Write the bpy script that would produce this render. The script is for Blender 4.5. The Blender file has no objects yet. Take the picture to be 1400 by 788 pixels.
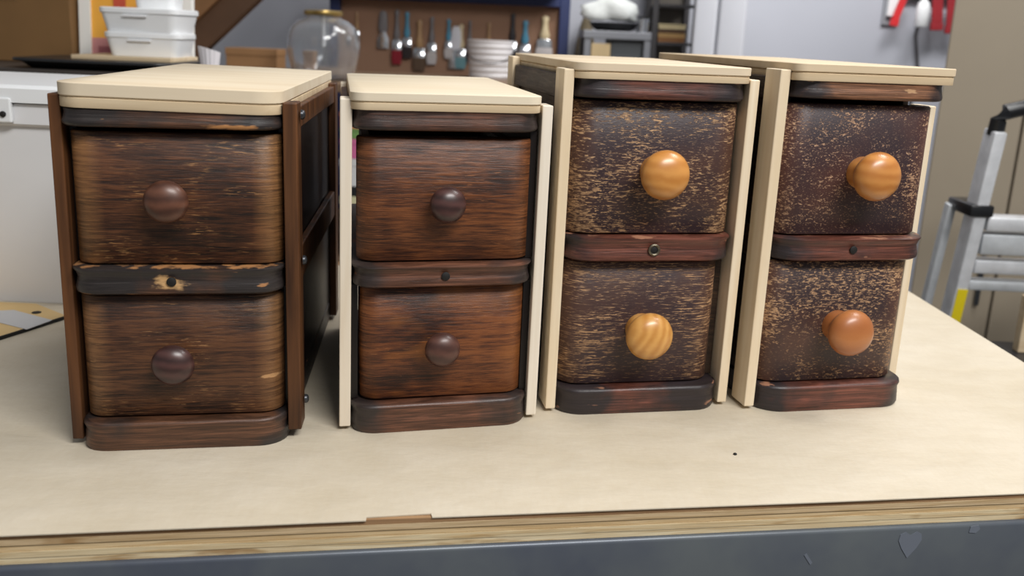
import bpy, bmesh, math, random
from mathutils import Vector, Matrix
random.seed(7)
PI = math.pi
scene = bpy.context.scene
C = scene.collection

# ------------------------------------------------------------------ camera
# world origin: on the table plane straight below the camera; +y is into the room, table top is z = 0
F_PX, PITCH, ROLL, CAM_H = 1315.0, 0.25751, 0.04332, 0.3904
cd = bpy.data.cameras.new('camera'); cam = bpy.data.objects.new('camera', cd); C.objects.link(cam)
cd.sensor_width = 36.0; cd.lens = 36.0 * F_PX / 1400.0; cd.clip_start = 0.02
c_, s_ = math.cos(PITCH), math.sin(PITCH); cr, sr = math.cos(ROLL), math.sin(ROLL)
right = Vector((cr, sr * s_, sr * c_)); up = Vector((-sr, cr * s_, cr * c_)); back = Vector((0, -c_, s_))
M = Matrix((right, up, back)).transposed().to_4x4(); M.translation = Vector((0, 0, CAM_H))
cam.matrix_world = M
cd.dof.use_dof = True; cd.dof.focus_distance = 0.95; cd.dof.aperture_fstop = 6.3
scene.camera = cam

# ------------------------------------------------------------------ light
scene.view_settings.view_transform = 'Standard'; scene.view_settings.look = 'None'
scene.view_settings.gamma = 1.0; scene.view_settings.use_curve_mapping = False
scene.view_settings.exposure = 0.0
w = bpy.data.worlds.new('room_light'); scene.world = w; w.use_nodes = True
w.node_tree.nodes['Background'].inputs[0].default_value = (0.97, 0.98, 1.0, 1)
w.node_tree.nodes['Background'].inputs[1].default_value = 0.21
def area(name, loc, target, sx, sy, power, col=(1, 0.97, 0.92)):
    l = bpy.data.lights.new(name, 'AREA'); l.shape = 'RECTANGLE'; l.size = sx; l.size_y = sy
    l.energy = power; l.color = col
    o = bpy.data.objects.new(name, l); C.objects.link(o); o.location = loc
    o.rotation_euler = (Vector(target) - Vector(loc)).to_track_quat('-Z', 'Y').to_euler()
    return o
area('ceiling_lamp_front', (0.95, -0.55, 2.0), (0.15, 0.95, 0.1), 1.4, 0.5, 66, (1, 0.985, 0.96))
area('ceiling_lamp_mid', (1.15, 1.45, 2.0), (0.3, 1.1, 0.0), 1.3, 0.45, 30, (1, 0.985, 0.96))
area('ceiling_lamp_rear', (1.15, 3.0, 2.0), (0.75, 4.3, 0.6), 1.8, 0.4, 62, (1, 0.985, 0.97))

# ------------------------------------------------------------------ node helpers
class NB:
    def __init__(s, name):
        s.m = bpy.data.materials.new(name); s.m.use_nodes = True; s.t = s.m.node_tree
        s.b = s.t.nodes['Principled BSDF']; s.l = s.t.links
    def n(s, kind, **kw):
        nd = s.t.nodes.new(kind)
        for k, v in kw.items(): setattr(nd, k, v)
        return nd
    def put(s, sock, v):
        if isinstance(v, bpy.types.NodeSocket): s.l.new(v, sock)
        elif isinstance(v, (tuple, list)) and len(v) == 3 and sock.type == 'RGBA': sock.default_value = (*v, 1)
        else: sock.default_value = v
    def co(s, scale=(1, 1, 1), loc=(0, 0, 0), rot=(0, 0, 0), src=None):
        if src is None: src = s.n('ShaderNodeTexCoord').outputs['Object']
        mp = s.n('ShaderNodeMapping'); s.l.new(src, mp.inputs[0])
        mp.inputs['Location'].default_value = loc; mp.inputs['Scale'].default_value = scale; mp.inputs['Rotation'].default_value = rot
        return mp.outputs[0]
    def noise(s, vec, scale=1, detail=4, rough=0.55, dist=0):
        nd = s.n('ShaderNodeTexNoise'); s.l.new(vec, nd.inputs['Vector'])
        nd.inputs['Scale'].default_value = scale; nd.inputs['Detail'].default_value = detail
        nd.inputs['Roughness'].default_value = rough; nd.inputs['Distortion'].default_value = dist
        return nd.outputs['Fac']
    def wave(s, vec, scale, dist, detail=2, axis='Z'):
        nd = s.n('ShaderNodeTexWave', bands_direction=axis); s.l.new(vec, nd.inputs['Vector'])
        nd.inputs['Scale'].default_value = scale; nd.inputs['Distortion'].default_value = dist; nd.inputs['Detail'].default_value = detail
        return nd.outputs['Fac']
    def mr(s, v, a, b, c=0, d=1):
        nd = s.n('ShaderNodeMapRange'); s.put(nd.inputs[0], v)
        for i, x in enumerate((a, b, c, d)): nd.inputs[i + 1].default_value = x
        return nd.outputs[0]
    def math(s, op, a, b=0.0):
        nd = s.n('ShaderNodeMath', operation=op); s.put(nd.inputs[0], a); s.put(nd.inputs[1], b); return nd.outputs[0]
    def ramp(s, fac, stops):
        nd = s.n('ShaderNodeValToRGB'); s.put(nd.inputs[0], fac); e = nd.color_ramp.elements
        while len(e) < len(stops): e.new(0.5)
        for el, (p, c) in zip(e, stops): el.position = p; el.color = (*c, 1)
        return nd.outputs[0]
    def mix(s, fac, a, b, mode='MIX'):
        nd = s.n('ShaderNodeMix', data_type='RGBA', blend_type=mode); s.put(nd.inputs[0], fac); s.put(nd.inputs[6], a); s.put(nd.inputs[7], b)
        return nd.outputs[2]
    def xyz(s):
        nd = s.n('ShaderNodeSeparateXYZ'); s.l.new(s.n('ShaderNodeTexCoord').outputs['Object'], nd.inputs[0]); return nd.outputs
    def done(s, col, rough=0.5, bump=None, bstr=0.2, bdist=0.001, metal=0.0, spec=0.5, coat=0.0):
        s.put(s.b.inputs['Base Color'], col); s.put(s.b.inputs['Roughness'], rough); s.b.inputs['Metallic'].default_value = metal
        s.b.inputs['Specular IOR Level'].default_value = spec; s.b.inputs['Coat Weight'].default_value = coat; s.b.inputs['Coat Roughness'].default_value = 0.25
        if bump is not None:
            nd = s.n('ShaderNodeBump'); nd.inputs['Strength'].default_value = bstr; nd.inputs['Distance'].default_value = bdist
            s.l.new(bump, nd.inputs['Height']); s.l.new(nd.outputs[0], s.b.inputs['Normal'])
        return s.m
def rgb(r, g, b):
    f = lambda v: (v / 255 / 12.92) if v / 255 < 0.04045 else ((v / 255 + 0.055) / 1.055) ** 2.4
    return (f(r), f(g), f(b))

def spot(b, col, x, z, rx, rz, c, seed=0.0, soft=0.35):
    """a bare, chipped patch of raw wood at local (x, z)"""
    o = b.xyz()
    dx = b.math('DIVIDE', b.math('SUBTRACT', o[0], x), rx); dz = b.math('DIVIDE', b.math('SUBTRACT', o[2], z), rz)
    r = b.math('SQRT', b.math('ADD', b.math('MULTIPLY', dx, dx), b.math('MULTIPLY', dz, dz)))
    n = b.noise(b.co((120, 120, 320), (seed, seed, seed)), 1, 3)
    return b.mix(b.mr(b.math('ADD', r, b.math('MULTIPLY', b.math('SUBTRACT', n, 0.5), 2.2)), 1.0 - soft, 1.0 + soft, 0.9, 0), col, c)

def oak(name, dark, mid, light, fleck, seed=0.0, spots=(), flk=(0.60, 0.68), edge=0.0, half=0.085, rough=0.42, orange=None):
    """old varnished oak, grain running along local x"""
    b = NB(name)
    g1 = b.noise(b.co((16, 16, 330), (seed, seed, seed)), 1, 8, 0.68, 0.8)
    g2 = b.noise(b.co((60, 60, 950), (seed * 2, 0, seed)), 1, 4, 0.6)
    p = b.noise(b.co((14, 14, 22), (seed, 3 + seed, 1)), 1, 3, 0.5)
    v = b.math('ADD', b.math('MULTIPLY', g1, 0.62), b.math('ADD', b.math('MULTIPLY', g2, 0.34), b.math('MULTIPLY', b.math('SUBTRACT', p, 0.5), 0.45)))
    col = b.ramp(v, [(0.37, dark), (0.475, mid), (0.58, light)])
    if orange:
        pz = b.mr(b.noise(b.co((16, 16, 26), (seed + 5, 1, 2 + seed)), 1, 2), 0.55, 0.72, 0, 0.75)
        col = b.mix(pz, col, b.mix(g1, mid, orange))
    if edge > 0:
        ax = b.math('ABSOLUTE', b.xyz()[0])
        e = b.math('MULTIPLY', b.mr(ax, half - 0.022, half - 0.006), b.mr(g1, 0.35, 0.6, 0.25, 1.0))
        col = b.mix(b.math('MULTIPLY', e, edge), col, fleck)
    f = b.noise(b.co((70, 70, 760), (seed, 7, seed * 3)), 1, 4, 0.6)
    pf = b.noise(b.co((20, 20, 34), (2, seed, 9)), 1, 2)
    fm = b.math('MULTIPLY', b.mr(f, flk[0], flk[1]), b.mr(pf, 0.48, 0.62))
    col = b.mix(b.math('MULTIPLY', fm, 0.85), col, fleck)
    for q in spots: col = spot(b, col, *q)
    return b.done(col, b.mr(g1, 0.3, 0.7, rough + 0.1, rough - 0.05), v, 0.5, 0.0014, spec=0.45)

def crackled(name, base, brown, fleck, seed, sx=80.0, sz=480.0, amount=0.5, half=0.085):
    """dark purplish varnish, flaked through to tan wood in short horizontal dashes"""
    b = NB(name)
    p = b.noise(b.co((10, 10, 14), (seed, 2, seed)), 1, 3)
    ax = b.math('ABSOLUTE', b.xyz()[0])
    ed = b.mr(ax, half - 0.028, half - 0.004, 0, 1)
    col = b.mix(b.math('MAXIMUM', b.mr(p, 0.45, 0.75, 0, 0.8), b.math('MULTIPLY', ed, 0.8)), base, brown)
    f = b.noise(b.co((sx, sx, sz), (seed, 5, seed * 2)), 1, 4, 0.62, 0.6)
    f2 = b.noise(b.co((sx * 2.4, sx * 2.4, sz * 1.5), (seed * 3, 1, 4)), 1, 3, 0.6)
    pf = b.noise(b.co((17, 17, 21), (seed * 2, seed, 3)), 1, 4, 0.6)
    th = b.math('ADD', b.math('ADD', f, b.math('MULTIPLY', b.math('SUBTRACT', pf, 0.5), 0.5)), b.math('MULTIPLY', ed, 0.05))
    m1 = b.mr(th, 0.64 - amount * 0.12, 0.70 - amount * 0.12)
    m2 = b.math('MULTIPLY', b.mr(f2, 0.60, 0.66), b.mr(pf, 0.40, 0.60, 0.25, 1))
    m = b.math('MINIMUM', b.math('ADD', m1, m2), 1.0)
    col = b.mix(b.math('MULTIPLY', m, 0.85), col, b.mix(b.mr(f2, 0.3, 0.7), brown, fleck))
    return b.done(col, b.mr(m, 0, 1, 0.40, 0.65), b.math('SUBTRACT', f2, m), 0.35, 0.0006, spec=0.4)

def worn_moulding(name, black, brown, tan, seed, half=0.09, mask=(0.40, 0.62), edges=(), spots=()):
    b = NB(name)
    g = b.noise(b.co((14, 40, 420), (seed, 1, seed)), 1, 6, 0.66, 0.9)
    ax = b.math('ABSOLUTE', b.xyz()[0])
    cn = b.math('ADD', b.noise(b.co((16, 16, 20), (seed, seed, 2)), 1, 3), b.mr(ax, half - 0.06, half, 0.1, -0.22))
    wood = b.ramp(g, [(0.36, tuple(v * 0.42 for v in brown)), (0.52, brown), (0.66, tuple(min(1, v * 1.9) for v in brown))])
    col = b.mix(b.mr(cn, *mask), b.mix(b.mr(g, 0.4, 0.65), black, tuple(v * 1.8 for v in black)), wood)
    ch = b.math('MULTIPLY', b.mr(b.noise(b.co((30, 30, 110), (seed * 3, 0, 1)), 1, 4), 0.66, 0.71), b.mr(b.noise(b.co((9, 9, 9), (seed, 4, 4)), 1, 1), 0.48, 0.58))
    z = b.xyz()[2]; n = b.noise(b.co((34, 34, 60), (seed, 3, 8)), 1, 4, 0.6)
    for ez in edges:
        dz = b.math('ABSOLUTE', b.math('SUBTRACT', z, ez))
        ch = b.math('MAXIMUM', ch, b.mr(b.math('SUBTRACT', n, b.math('MULTIPLY', dz, 90.0)), 0.50, 0.60))  # tan along these edges
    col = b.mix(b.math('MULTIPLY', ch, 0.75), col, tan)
    for q in spots: col = spot(b, col, *q)
    return b.done(col, b.mr(g, 0.35, 0.65, 0.36, 0.5), g, 0.45, 0.0010, spec=0.5, coat=0.08)

def pine(name, a, bcol, seed, axis='z', rough=0.6, kscale=1.0, sc=1.0):
    b = NB(name)
    sc3 = {'z': (70, 70, 3.5), 'x': (3.5, 60, 60), 'y': (60, 3.5, 60)}[axis]
    g = b.noise(b.co(tuple(v * sc for v in sc3), (seed, seed, seed)), 1, 5, 0.55, 0.5)
    p = b.noise(b.co((6, 6, 6), (seed, 1, 2)), 1, 2)
    col = b.mix(b.mr(b.math('ADD', g, b.math('MULTIPLY', p, 0.4)), 0.5, 0.95), a, bcol)
    return b.done(col, rough, g, 0.12, 0.0006, spec=0.3)

def plain(name, col, rough=0.5, metal=0.0, var=0.12, sc=6.0, bump=0.05, spec=0.5, coat=0.0):
    b = NB(name)
    n = b.noise(b.co((sc, sc, sc)), 1, 4)
    c = b.mix(b.mr(n, 0.3, 0.7), tuple(v * (1 - var) for v in col), tuple(min(1, v * (1 + var)) for v in col))
    return b.done(c, rough, n, bump, 0.002, metal, spec, coat)

def knobwood(name, a, bcol, seed, rough=0.3, scale=34, dist=3.0, rot=(0, 0, 0), coat=0.4):
    b = NB(name)
    v = b.wave(b.co((1, 1, 1), (seed, seed, seed), rot), scale, dist, 3)
    n = b.noise(b.co((60, 20, 160), (seed, 0, 0), rot), 1, 4)
    col = b.mix(b.math('ADD', b.math('MULTIPLY', v, 0.55), b.math('MULTIPLY', n, 0.45)), a, bcol)
    return b.done(col, rough, n, 0.05, 0.0005, spec=0.5, coat=coat)

# ------------------------------------------------------------------ mesh helpers
def obj(name, bm, mats, parent=None, smooth=None, label=None):
    me = bpy.data.meshes.new(name); bm.normal_update(); bm.to_mesh(me); bm.free()
    if not isinstance(mats, (list, tuple)): mats = [mats]
    for m in mats: me.materials.append(m)
    if smooth is not None:
        me.polygons.foreach_set('use_smooth', [True] * len(me.polygons))
        me.set_sharp_from_angle(angle=math.radians(smooth))
    o = bpy.data.objects.new(name, me); C.objects.link(o)
    if parent: o.parent = parent
    if label: o['label'] = label
    return o
def thing(name, label, cat, loc=(0, 0, 0), rz=0.0, group=None):
    o = bpy.data.objects.new(name, None); C.objects.link(o); o.empty_display_size = 0.05
    o.location = loc; o.rotation_euler = (0, 0, rz); o['label'] = label; o['category'] = cat
    if group: o['group'] = group
    return o
def tag(o, label, cat, group=None):
    o['label'] = label; o['category'] = cat
    if group: o['group'] = group
    return o
def struct(o, label=None):
    o['kind'] = 'structure'
    if label: o['label'] = label
    return o
def box(bm, x0, x1, y0, y1, z0, z1, bev=0.0, mi=0, mat=None, seg=2):
    t = bmesh.new()
    vs = [t.verts.new((x, y, z)) for x in (x0, x1) for y in (y0, y1) for z in (z0, z1)]
    for f in ((0, 1, 3, 2), (4, 6, 7, 5), (0, 4, 5, 1), (2, 3, 7, 6), (0, 2, 6, 4), (1, 5, 7, 3)): t.faces.new([vs[i] for i in f])
    bmesh.ops.recalc_face_normals(t, faces=t.faces[:])
    if bev > 0: bmesh.ops.bevel(t, geom=t.edges[:], offset=bev, segments=seg, profile=0.5, affect='EDGES')
    if mat is not None: bmesh.ops.transform(t, matrix=mat, verts=t.verts[:])
    merge(bm, t, mi)
    return bm
def merge(bm, t, mi=0):
    for f in t.faces: f.material_index = mi
    me = bpy.data.meshes.new('tmp'); t.to_mesh(me); t.free()
    n0 = len(bm.faces); bm.from_mesh(me); bpy.data.meshes.remove(me)
    bm.faces.ensure_lookup_table()
    for f in bm.faces[n0:]: f.material_index = mi
def B(*a, **k): return box(bmesh.new(), *a, **k)
def outline(W, D, r, n=7, i=0.0, y0=0.0, rb=0.0):
    hw = W / 2 - i; f = y0 + i; r = max(r - i, 0.001); p = []
    if rb > 0:
        for k in range(n + 1):
            a = PI / 2 + PI / 2 * k / n; p.append((-hw + rb + rb * math.cos(a), D - rb + rb * math.sin(a)))
    else: p.append((-hw, D))
    for k in range(n + 1):
        a = PI + PI / 2 * k / n; p.append((-hw + r + r * math.cos(a), f + r + r * math.sin(a)))
    for k in range(n + 1):
        a = 1.5 * PI + PI / 2 * k / n; p.append((hw - r + r * math.cos(a), f + r + r * math.sin(a)))
    if rb > 0:
        for k in range(n + 1):
            a = PI / 2 * k / n; p.append((hw - rb + rb * math.cos(a), D - rb + rb * math.sin(a)))
    else: p.append((hw, D))
    return p
def loft(bm, rings, mi=0, cap=True):
    """rings: list of (points2d, z)"""
    R = [[bm.verts.new((x, y, z)) for x, y in pts] for pts, z in rings]
    fs = []
    for a, b in zip(R, R[1:]):
        n = len(a)
        for k in range(n): fs.append(bm.faces.new((a[k], a[(k + 1) % n], b[(k + 1) % n], b[k])))
    if cap: fs.append(bm.faces.new(R[0][::-1])); fs.append(bm.faces.new(R[-1]))
    for f in fs: f.material_index = mi
    return bm
def slab(W, D, r, prof, y0=0.0, rb=0.0, n=7):
    """rounded front corners, edge profile given as (inset, z) pairs from bottom to top"""
    return loft(bmesh.new(), [(outline(W, D, r, n, i, y0, rb), z) for i, z in prof])
def lathe(bm, prof, seg=24, axis='z', loc=(0, 0, 0), mi=0):
    """prof: (radius, height) from start to end"""
    R = []
    for r, h in prof:
        ring = []
        for k in range(seg):
            a = 2 * PI * k / seg; x, y = r * math.cos(a), r * math.sin(a)
            p = {'z': (x, y, h), '-y': (x, -h, y), 'x': (h, x, y)}[axis]
            ring.append(bm.verts.new((p[0] + loc[0], p[1] + loc[1], p[2] + loc[2])))
        R.append(ring)
    fs = []
    for a, b in zip(R, R[1:]):
        for k in range(seg): fs.append(bm.faces.new((a[k], a[(k + 1) % seg], b[(k + 1) % seg], b[k])))
    fs.append(bm.faces.new(R[0][::-1])); fs.append(bm.faces.new(R[-1]))
    for f in fs: f.material_index = mi
    bmesh.ops.recalc_face_normals(bm, faces=fs)
    return bm
def tube(bm, pts, rad, seg=8, mi=0):
    pts = [Vector(p) for p in pts]; R = []
    for i, p in enumerate(pts):
        d = (pts[min(i + 1, len(pts) - 1)] - pts[max(i - 1, 0)]).normalized()
        u = d.cross(Vector((0.3, 0.2, 1)) if abs(d.z) < 0.9 else Vector((1, 0.1, 0))).normalized(); v = d.cross(u)
        r = rad[i] if isinstance(rad, (list, tuple)) else rad
        R.append([bm.verts.new(p + r * (math.cos(2 * PI * k / seg) * u + math.sin(2 * PI * k / seg) * v)) for k in range(seg)])
    fs = []
    for a, b in zip(R, R[1:]):
        for k in range(seg): fs.append(bm.faces.new((a[k], a[(k + 1) % seg], b[(k + 1) % seg], b[k])))
    fs.append(bm.faces.new(R[0][::-1])); fs.append(bm.faces.new(R[-1]))
    for f in fs: f.material_index = mi
    bmesh.ops.recalc_face_normals(bm, faces=fs)
    return bm
def prism(bm, pts, z0, z1, mi=0):
    a = [bm.verts.new((x, y, z0)) for x, y in pts]; b = [bm.verts.new((x, y, z1)) for x, y in pts]; n = len(a)
    fs = [bm.faces.new((a[k], a[(k + 1) % n], b[(k + 1) % n], b[k])) for k in range(n)] + [bm.faces.new(a[::-1]), bm.faces.new(b)]
    for f in fs: f.material_index = mi
    bmesh.ops.recalc_face_normals(bm, faces=fs)
    return bm
def bar(bm, p, q, wdt, dep, bev=0.0, mi=0, side=(1, 0, 0)):
    """box bar from p to q; wdt along side, dep across"""
    p, q = Vector(p), Vector(q); d = q - p; L = d.length; z = d.normalized()
    x = Vector(side); x = (x - z * x.dot(z)).normalized(); y = z.cross(x)
    m = Matrix((x, y, z)).transposed().to_4x4(); m.translation = p
    return box(bm, -wdt / 2, wdt / 2, -dep / 2, dep / 2, 0, L, bev, mi, m)

# ------------------------------------------------------------------ materials
BLACK = plain('black_void', rgb(14, 12, 11), 0.7)
M_PAPER = None
b = NB('kraft_paper')
n1 = b.noise(b.co((3.2, 3.2, 3.2), (1, 2, 0)), 1, 4, 0.5, 0.4); n2 = b.noise(b.co((14, 22, 9)), 1, 4, 0.55)
fib = b.noise(b.co((240, 70, 100)), 1, 3)
col = b.mix(b.mr(b.math('ADD', b.math('MULTIPLY', n1, 0.65), b.math('MULTIPLY', n2, 0.35)), 0.36, 0.64), rgb(198, 186, 164), rgb(212, 202, 184))
col = b.mix(b.mr(fib, 0.3, 0.8, 0, 0.12), col, rgb(180, 156, 116))
M_PAPER = b.done(col, 0.62, b.math('ADD', b.math('MULTIPLY', n1, 0.8), b.math('MULTIPLY', n2, 0.25)), 0.55, 0.02, spec=0.3)

def veneer(name, a, c, seed):
    b = NB(name)
    g = b.noise(b.co((2.2, 60, 300), (seed, seed, seed)), 1, 5, 0.6, 0.8); p = b.noise(b.co((11, 11, 60), (seed, 0, 0)), 1, 3)
    col = b.mix(b.mr(g, 0.38, 0.66), a, c)
    col = b.mix(b.mr(p, 0.62, 0.7, 0, 0.75), col, rgb(150, 112, 66))
    return b.done(col, 0.7, g, 0.4, 0.002, spec=0.2)
VEN = [veneer('veneer_brown', rgb(140, 108, 78), rgb(168, 134, 98), 1), veneer('veneer_cream', rgb(206, 182, 146), rgb(178, 150, 110), 2),
       veneer('veneer_tan', rgb(190, 160, 116), rgb(216, 192, 152), 3), veneer('veneer_pale', rgb(214, 196, 160), rgb(192, 164, 120), 5),
       veneer('veneer_light', rgb(222, 206, 172), rgb(198, 172, 130), 8)]
b = NB('blue_grey_steel')
n1 = b.noise(b.co((7, 7, 7), (3, 0, 1)), 1, 4, 0.6); n2 = b.noise(b.co((24, 24, 24), (0, 3, 1)), 1, 3)
col = b.mix(b.mr(n1, 0.35, 0.65), rgb(84, 90, 102), rgb(102, 108, 112))
col = b.mix(b.mr(n2, 0.68, 0.8, 0, 0.25), col, rgb(120, 128, 140))
M_STEEL = b.done(col, 0.38, n2, 0.04, 0.002, metal=0.25)
M_SMUDGE = plain('dusty_smudge', rgb(104, 110, 121), 0.55)
PLY_TOP = pine('pale_plywood', rgb(243, 229, 200), rgb(232, 213, 176), 3.1, 'y', 0.6, sc=0.7)
PLY_LOW = pine('pale_plywood_lower', rgb(218, 199, 168), rgb(194, 169, 134), 4.4, 'x')
PLY_A = [pine('plywood_top_%d' % k, rgb(*a), rgb(*c), 3.1 + k, 'x', 0.6, sc=0.4) for k, (a, c) in enumerate([
    ((222, 209, 186), (210, 192, 164)), ((222, 210, 188), (211, 194, 166)), ((217, 201, 176), (203, 183, 154)), ((214, 196, 168), (200, 178, 146))])]
PINE_W = pine('pale_pine_post', rgb(232, 222, 206), rgb(214, 198, 174), 1.3)
PINE_Y = pine('honey_pine_post', rgb(236, 222, 198), rgb(218, 196, 162), 2.6)
POST_D = pine('dark_post_oak', rgb(42, 26, 18), rgb(112, 72, 42), 2.2, 'z', 0.45)
SIDE_D = plain('dark_gloss_panel', rgb(24, 18, 16), 0.38, var=0.35, sc=14, bump=0.1, spec=0.35, coat=0.0)
BOX_D = oak('drawer_box_wood', rgb(32, 23, 18), rgb(50, 37, 29), rgb(66, 50, 38), rgb(120, 86, 56), 9.0)
METAL_D = plain('dull_dark_metal', rgb(70, 72, 76), 0.35, 0.7)
OAK1 = oak('brown_oak_front', rgb(30, 17, 11), rgb(66, 38, 23), rgb(102, 63, 38), rgb(160, 116, 72), 1.7, flk=(0.57, 0.63), edge=0.55)
OAK1B = oak('brown_oak_front_lower', rgb(30, 18, 12), rgb(65, 39, 25), rgb(96, 61, 38), rgb(156, 114, 74), 6.3, spots=((0.079, 0.066, 0.012, 0.0016, rgb(196, 150, 104), 2.0),), flk=(0.57, 0.63), edge=0.5)
OAK2 = oak('red_brown_oak_front', rgb(40, 20, 12), rgb(84, 46, 25), rgb(122, 72, 39), rgb(156, 100, 60), 3.9, flk=(0.60, 0.68), edge=0.25, half=0.082)
OAK2B = oak('orange_brown_oak_front', rgb(42, 21, 13), rgb(86, 46, 25), rgb(124, 72, 38), rgb(152, 98, 56), 8.2, flk=(0.60, 0.68), edge=0.2, half=0.082, orange=rgb(170, 104, 42))
CR3 = crackled('flaked_varnish_upper', rgb(56, 42, 45), rgb(88, 60, 47), rgb(222, 178, 130), 1.2, 100, 560, 0.68)
CR3B = crackled('flaked_varnish_lower', rgb(58, 43, 45), rgb(90, 62, 48), rgb(218, 172, 124), 5.7, 50, 800, 0.45)
CR4 = crackled('speckled_varnish_upper', rgb(54, 41, 45), rgb(90, 56, 46), rgb(214, 172, 134), 9.1, 190, 480, 0.35)
CR4B = crackled('speckled_varnish_lower', rgb(56, 42, 43), rgb(92, 61, 47), rgb(218, 174, 128), 12.4, 140, 500, 0.75)
KEYRING = plain('dull_brass_ring', rgb(120, 112, 96), 0.35, 0.8)

# ------------------------------------------------------------------ setting
struct(obj('floor', B(-4.2, 4.2, -2.2, 4.3, -0.96, -0.9), plain('grey_concrete', rgb(120, 118, 114), 0.6, sc=3)))
b = NB('blue_grey_paint')
n1 = b.noise(b.co((2, 2, 2)), 1, 3)
M_WALL = b.done(b.mix(n1, rgb(172, 174, 184), rgb(180, 183, 192)), 0.55, b.noise(b.co((40, 40, 40)), 1, 3), 0.05, 0.003)
struct(obj('wall_back', B(-4.2, 4.2, 4.3, 4.4, -0.9, 2.2), M_WALL))
struct(obj('baseboard_back', B(-4.2, 4.2, 4.28, 4.3, -0.9, -0.78, 0.004), plain('grey_trim', rgb(150, 154, 164), 0.5)))

# ------------------------------------------------------------------ work table
# front edge line and right edge line of the top
fy, fa = 0.73484, 0.17208
fd = Vector((math.cos(fa), math.sin(fa))); fo = Vector((0, fy)); corner = fo + fd * 0.70178
rd = Vector((-math.sin(fa - 0.13604), math.cos(fa - 0.13604))); fn = Vector((-math.sin(fa), math.cos(fa)))
P = lambda t, d: fo + fd * t + fn * d           # along the front edge, into the table
rear_r = corner + rd * 0.80; rear_l = P(-1.25, 1.06); front_l = P(-1.25, 0.0)
bench = thing('work_table', 'long work table with plywood top on a blue-grey steel frame', 'table', (0.0, 1.3, -0.9))
BL = Vector((0.0, 1.3, -0.9))
def btab(name, bm, mat, smooth=None):
    bmesh.ops.translate(bm, verts=bm.verts[:], vec=-BL); return obj(name, bm, mat, bench, smooth)
def tablepoly(d, inset=0.0): return [tuple(P(-1.25, d)), tuple(corner + fn * d - rd * 0 - fd * inset), tuple(rear_r), tuple(rear_l)]
zt = -0.0012; zz = [0.0, 0.0042, 0.0095, 0.0150, 0.0205, 0.0262]
offs = [0.0006, 0.0, 0.0012, 0.0002, 0.0008]
for k in range(5): btab('veneer_layer', prism(bmesh.new(), tablepoly(offs[k]), zt - zz[k + 1], zt - zz[k] - (0.0003 if k else 0)), VEN[k])
zf = zt - 0.0264
def rail(p, q, z0, z1, wdt, inw):
    bm = bmesh.new(); p, q = Vector(p), Vector(q); d = (q - p).normalized(); n_ = Vector((-d.y, d.x)) * inw
    pts = [p, q, q + n_ * wdt, p + n_ * wdt]; prism(bm, [tuple(v) for v in pts], z0, z1)
    bmesh.ops.bevel(bm, geom=bm.edges[:], offset=0.004, segments=3, profile=0.5, affect='EDGES'); return bm
btab('front_rail', rail(P(-1.2, -0.003), P(0.68, -0.003), zf - 0.10, zf, 0.04, 1), M_STEEL, 40)
btab('end_rail', rail(corner + rd * 0.05 - fd * 0.012, corner + rd * 0.74 - fd * 0.012, zf - 0.10, zf, 0.04, 1), M_STEEL, 40)
btab('rear_rail', rail(rear_r - fd * 0.05 - fn * .03, rear_l + fd * 0.05 - fn * .03, zf - 0.10, zf, 0.04, 1), M_STEEL, 40)
for v in (P(-1.14, 0.045), P(0.63, 0.045), P(-1.14, 0.95), P(0.60, 0.68)):
    btab('leg', B(v.x - 0.03, v.x + 0.03, v.y - 0.03, v.y + 0.03, -0.9, zf - 0.1005, 0.003), M_STEEL)
# dusty marks on the steel rail: a heart-like smear and two spots
def mark(pts, t0, z0, name='smudge'):
    bm = bmesh.new(); vs = []
    for (a, h) in pts:
        q = P(t0 + a, -0.0036); vs.append(bm.verts.new((q.x, q.y, z0 + h)))
    f = bm.faces.new(vs); bm.normal_update()
    r = bmesh.ops.extrude_face_region(bm, geom=[f]); bmesh.ops.translate(bm, verts=[v for v in r['geom'] if isinstance(v, bmesh.types.BMVert)], vec=(fn.x * 0.0008, fn.y * 0.0008, 0))
    bmesh.ops.recalc_face_normals(bm, faces=bm.faces[:]); btab(name, bm, M_SMUDGE)
HEART = [(0, -0.014), (0.008, -0.004), (0.012, 0.004), (0.011, 0.010), (0.006, 0.0125), (0.0005, 0.009), (-0.005, 0.0125), (-0.010, 0.010), (-0.011, 0.004), (-0.007, -0.004)]

# kraft paper laid over the table, notched at the front edge
pts = [(-1.25, -0.001), (-0.7, -0.002), (-0.42, -0.003), (-0.2, -0.0025), (-0.1135, -0.002), (-0.1130, 0.0035), (-0.0595, 0.0055), (-0.0590, -0.001), (0.1, -0.0012), (0.3, -0.002), (0.5, -0.001)]
poly = [tuple(P(*p)) for p in pts] + [tuple(corner - fd * 0.001), tuple(rear_r - fn * 0.03), tuple(rear_l - fn * 0.03)]
tag(obj('paper_sheet', prism(bmesh.new(), poly, -0.0010, 0.0), M_PAPER), 'cream kraft paper sheet covering the work table, notched at its front edge', 'paper')

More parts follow.
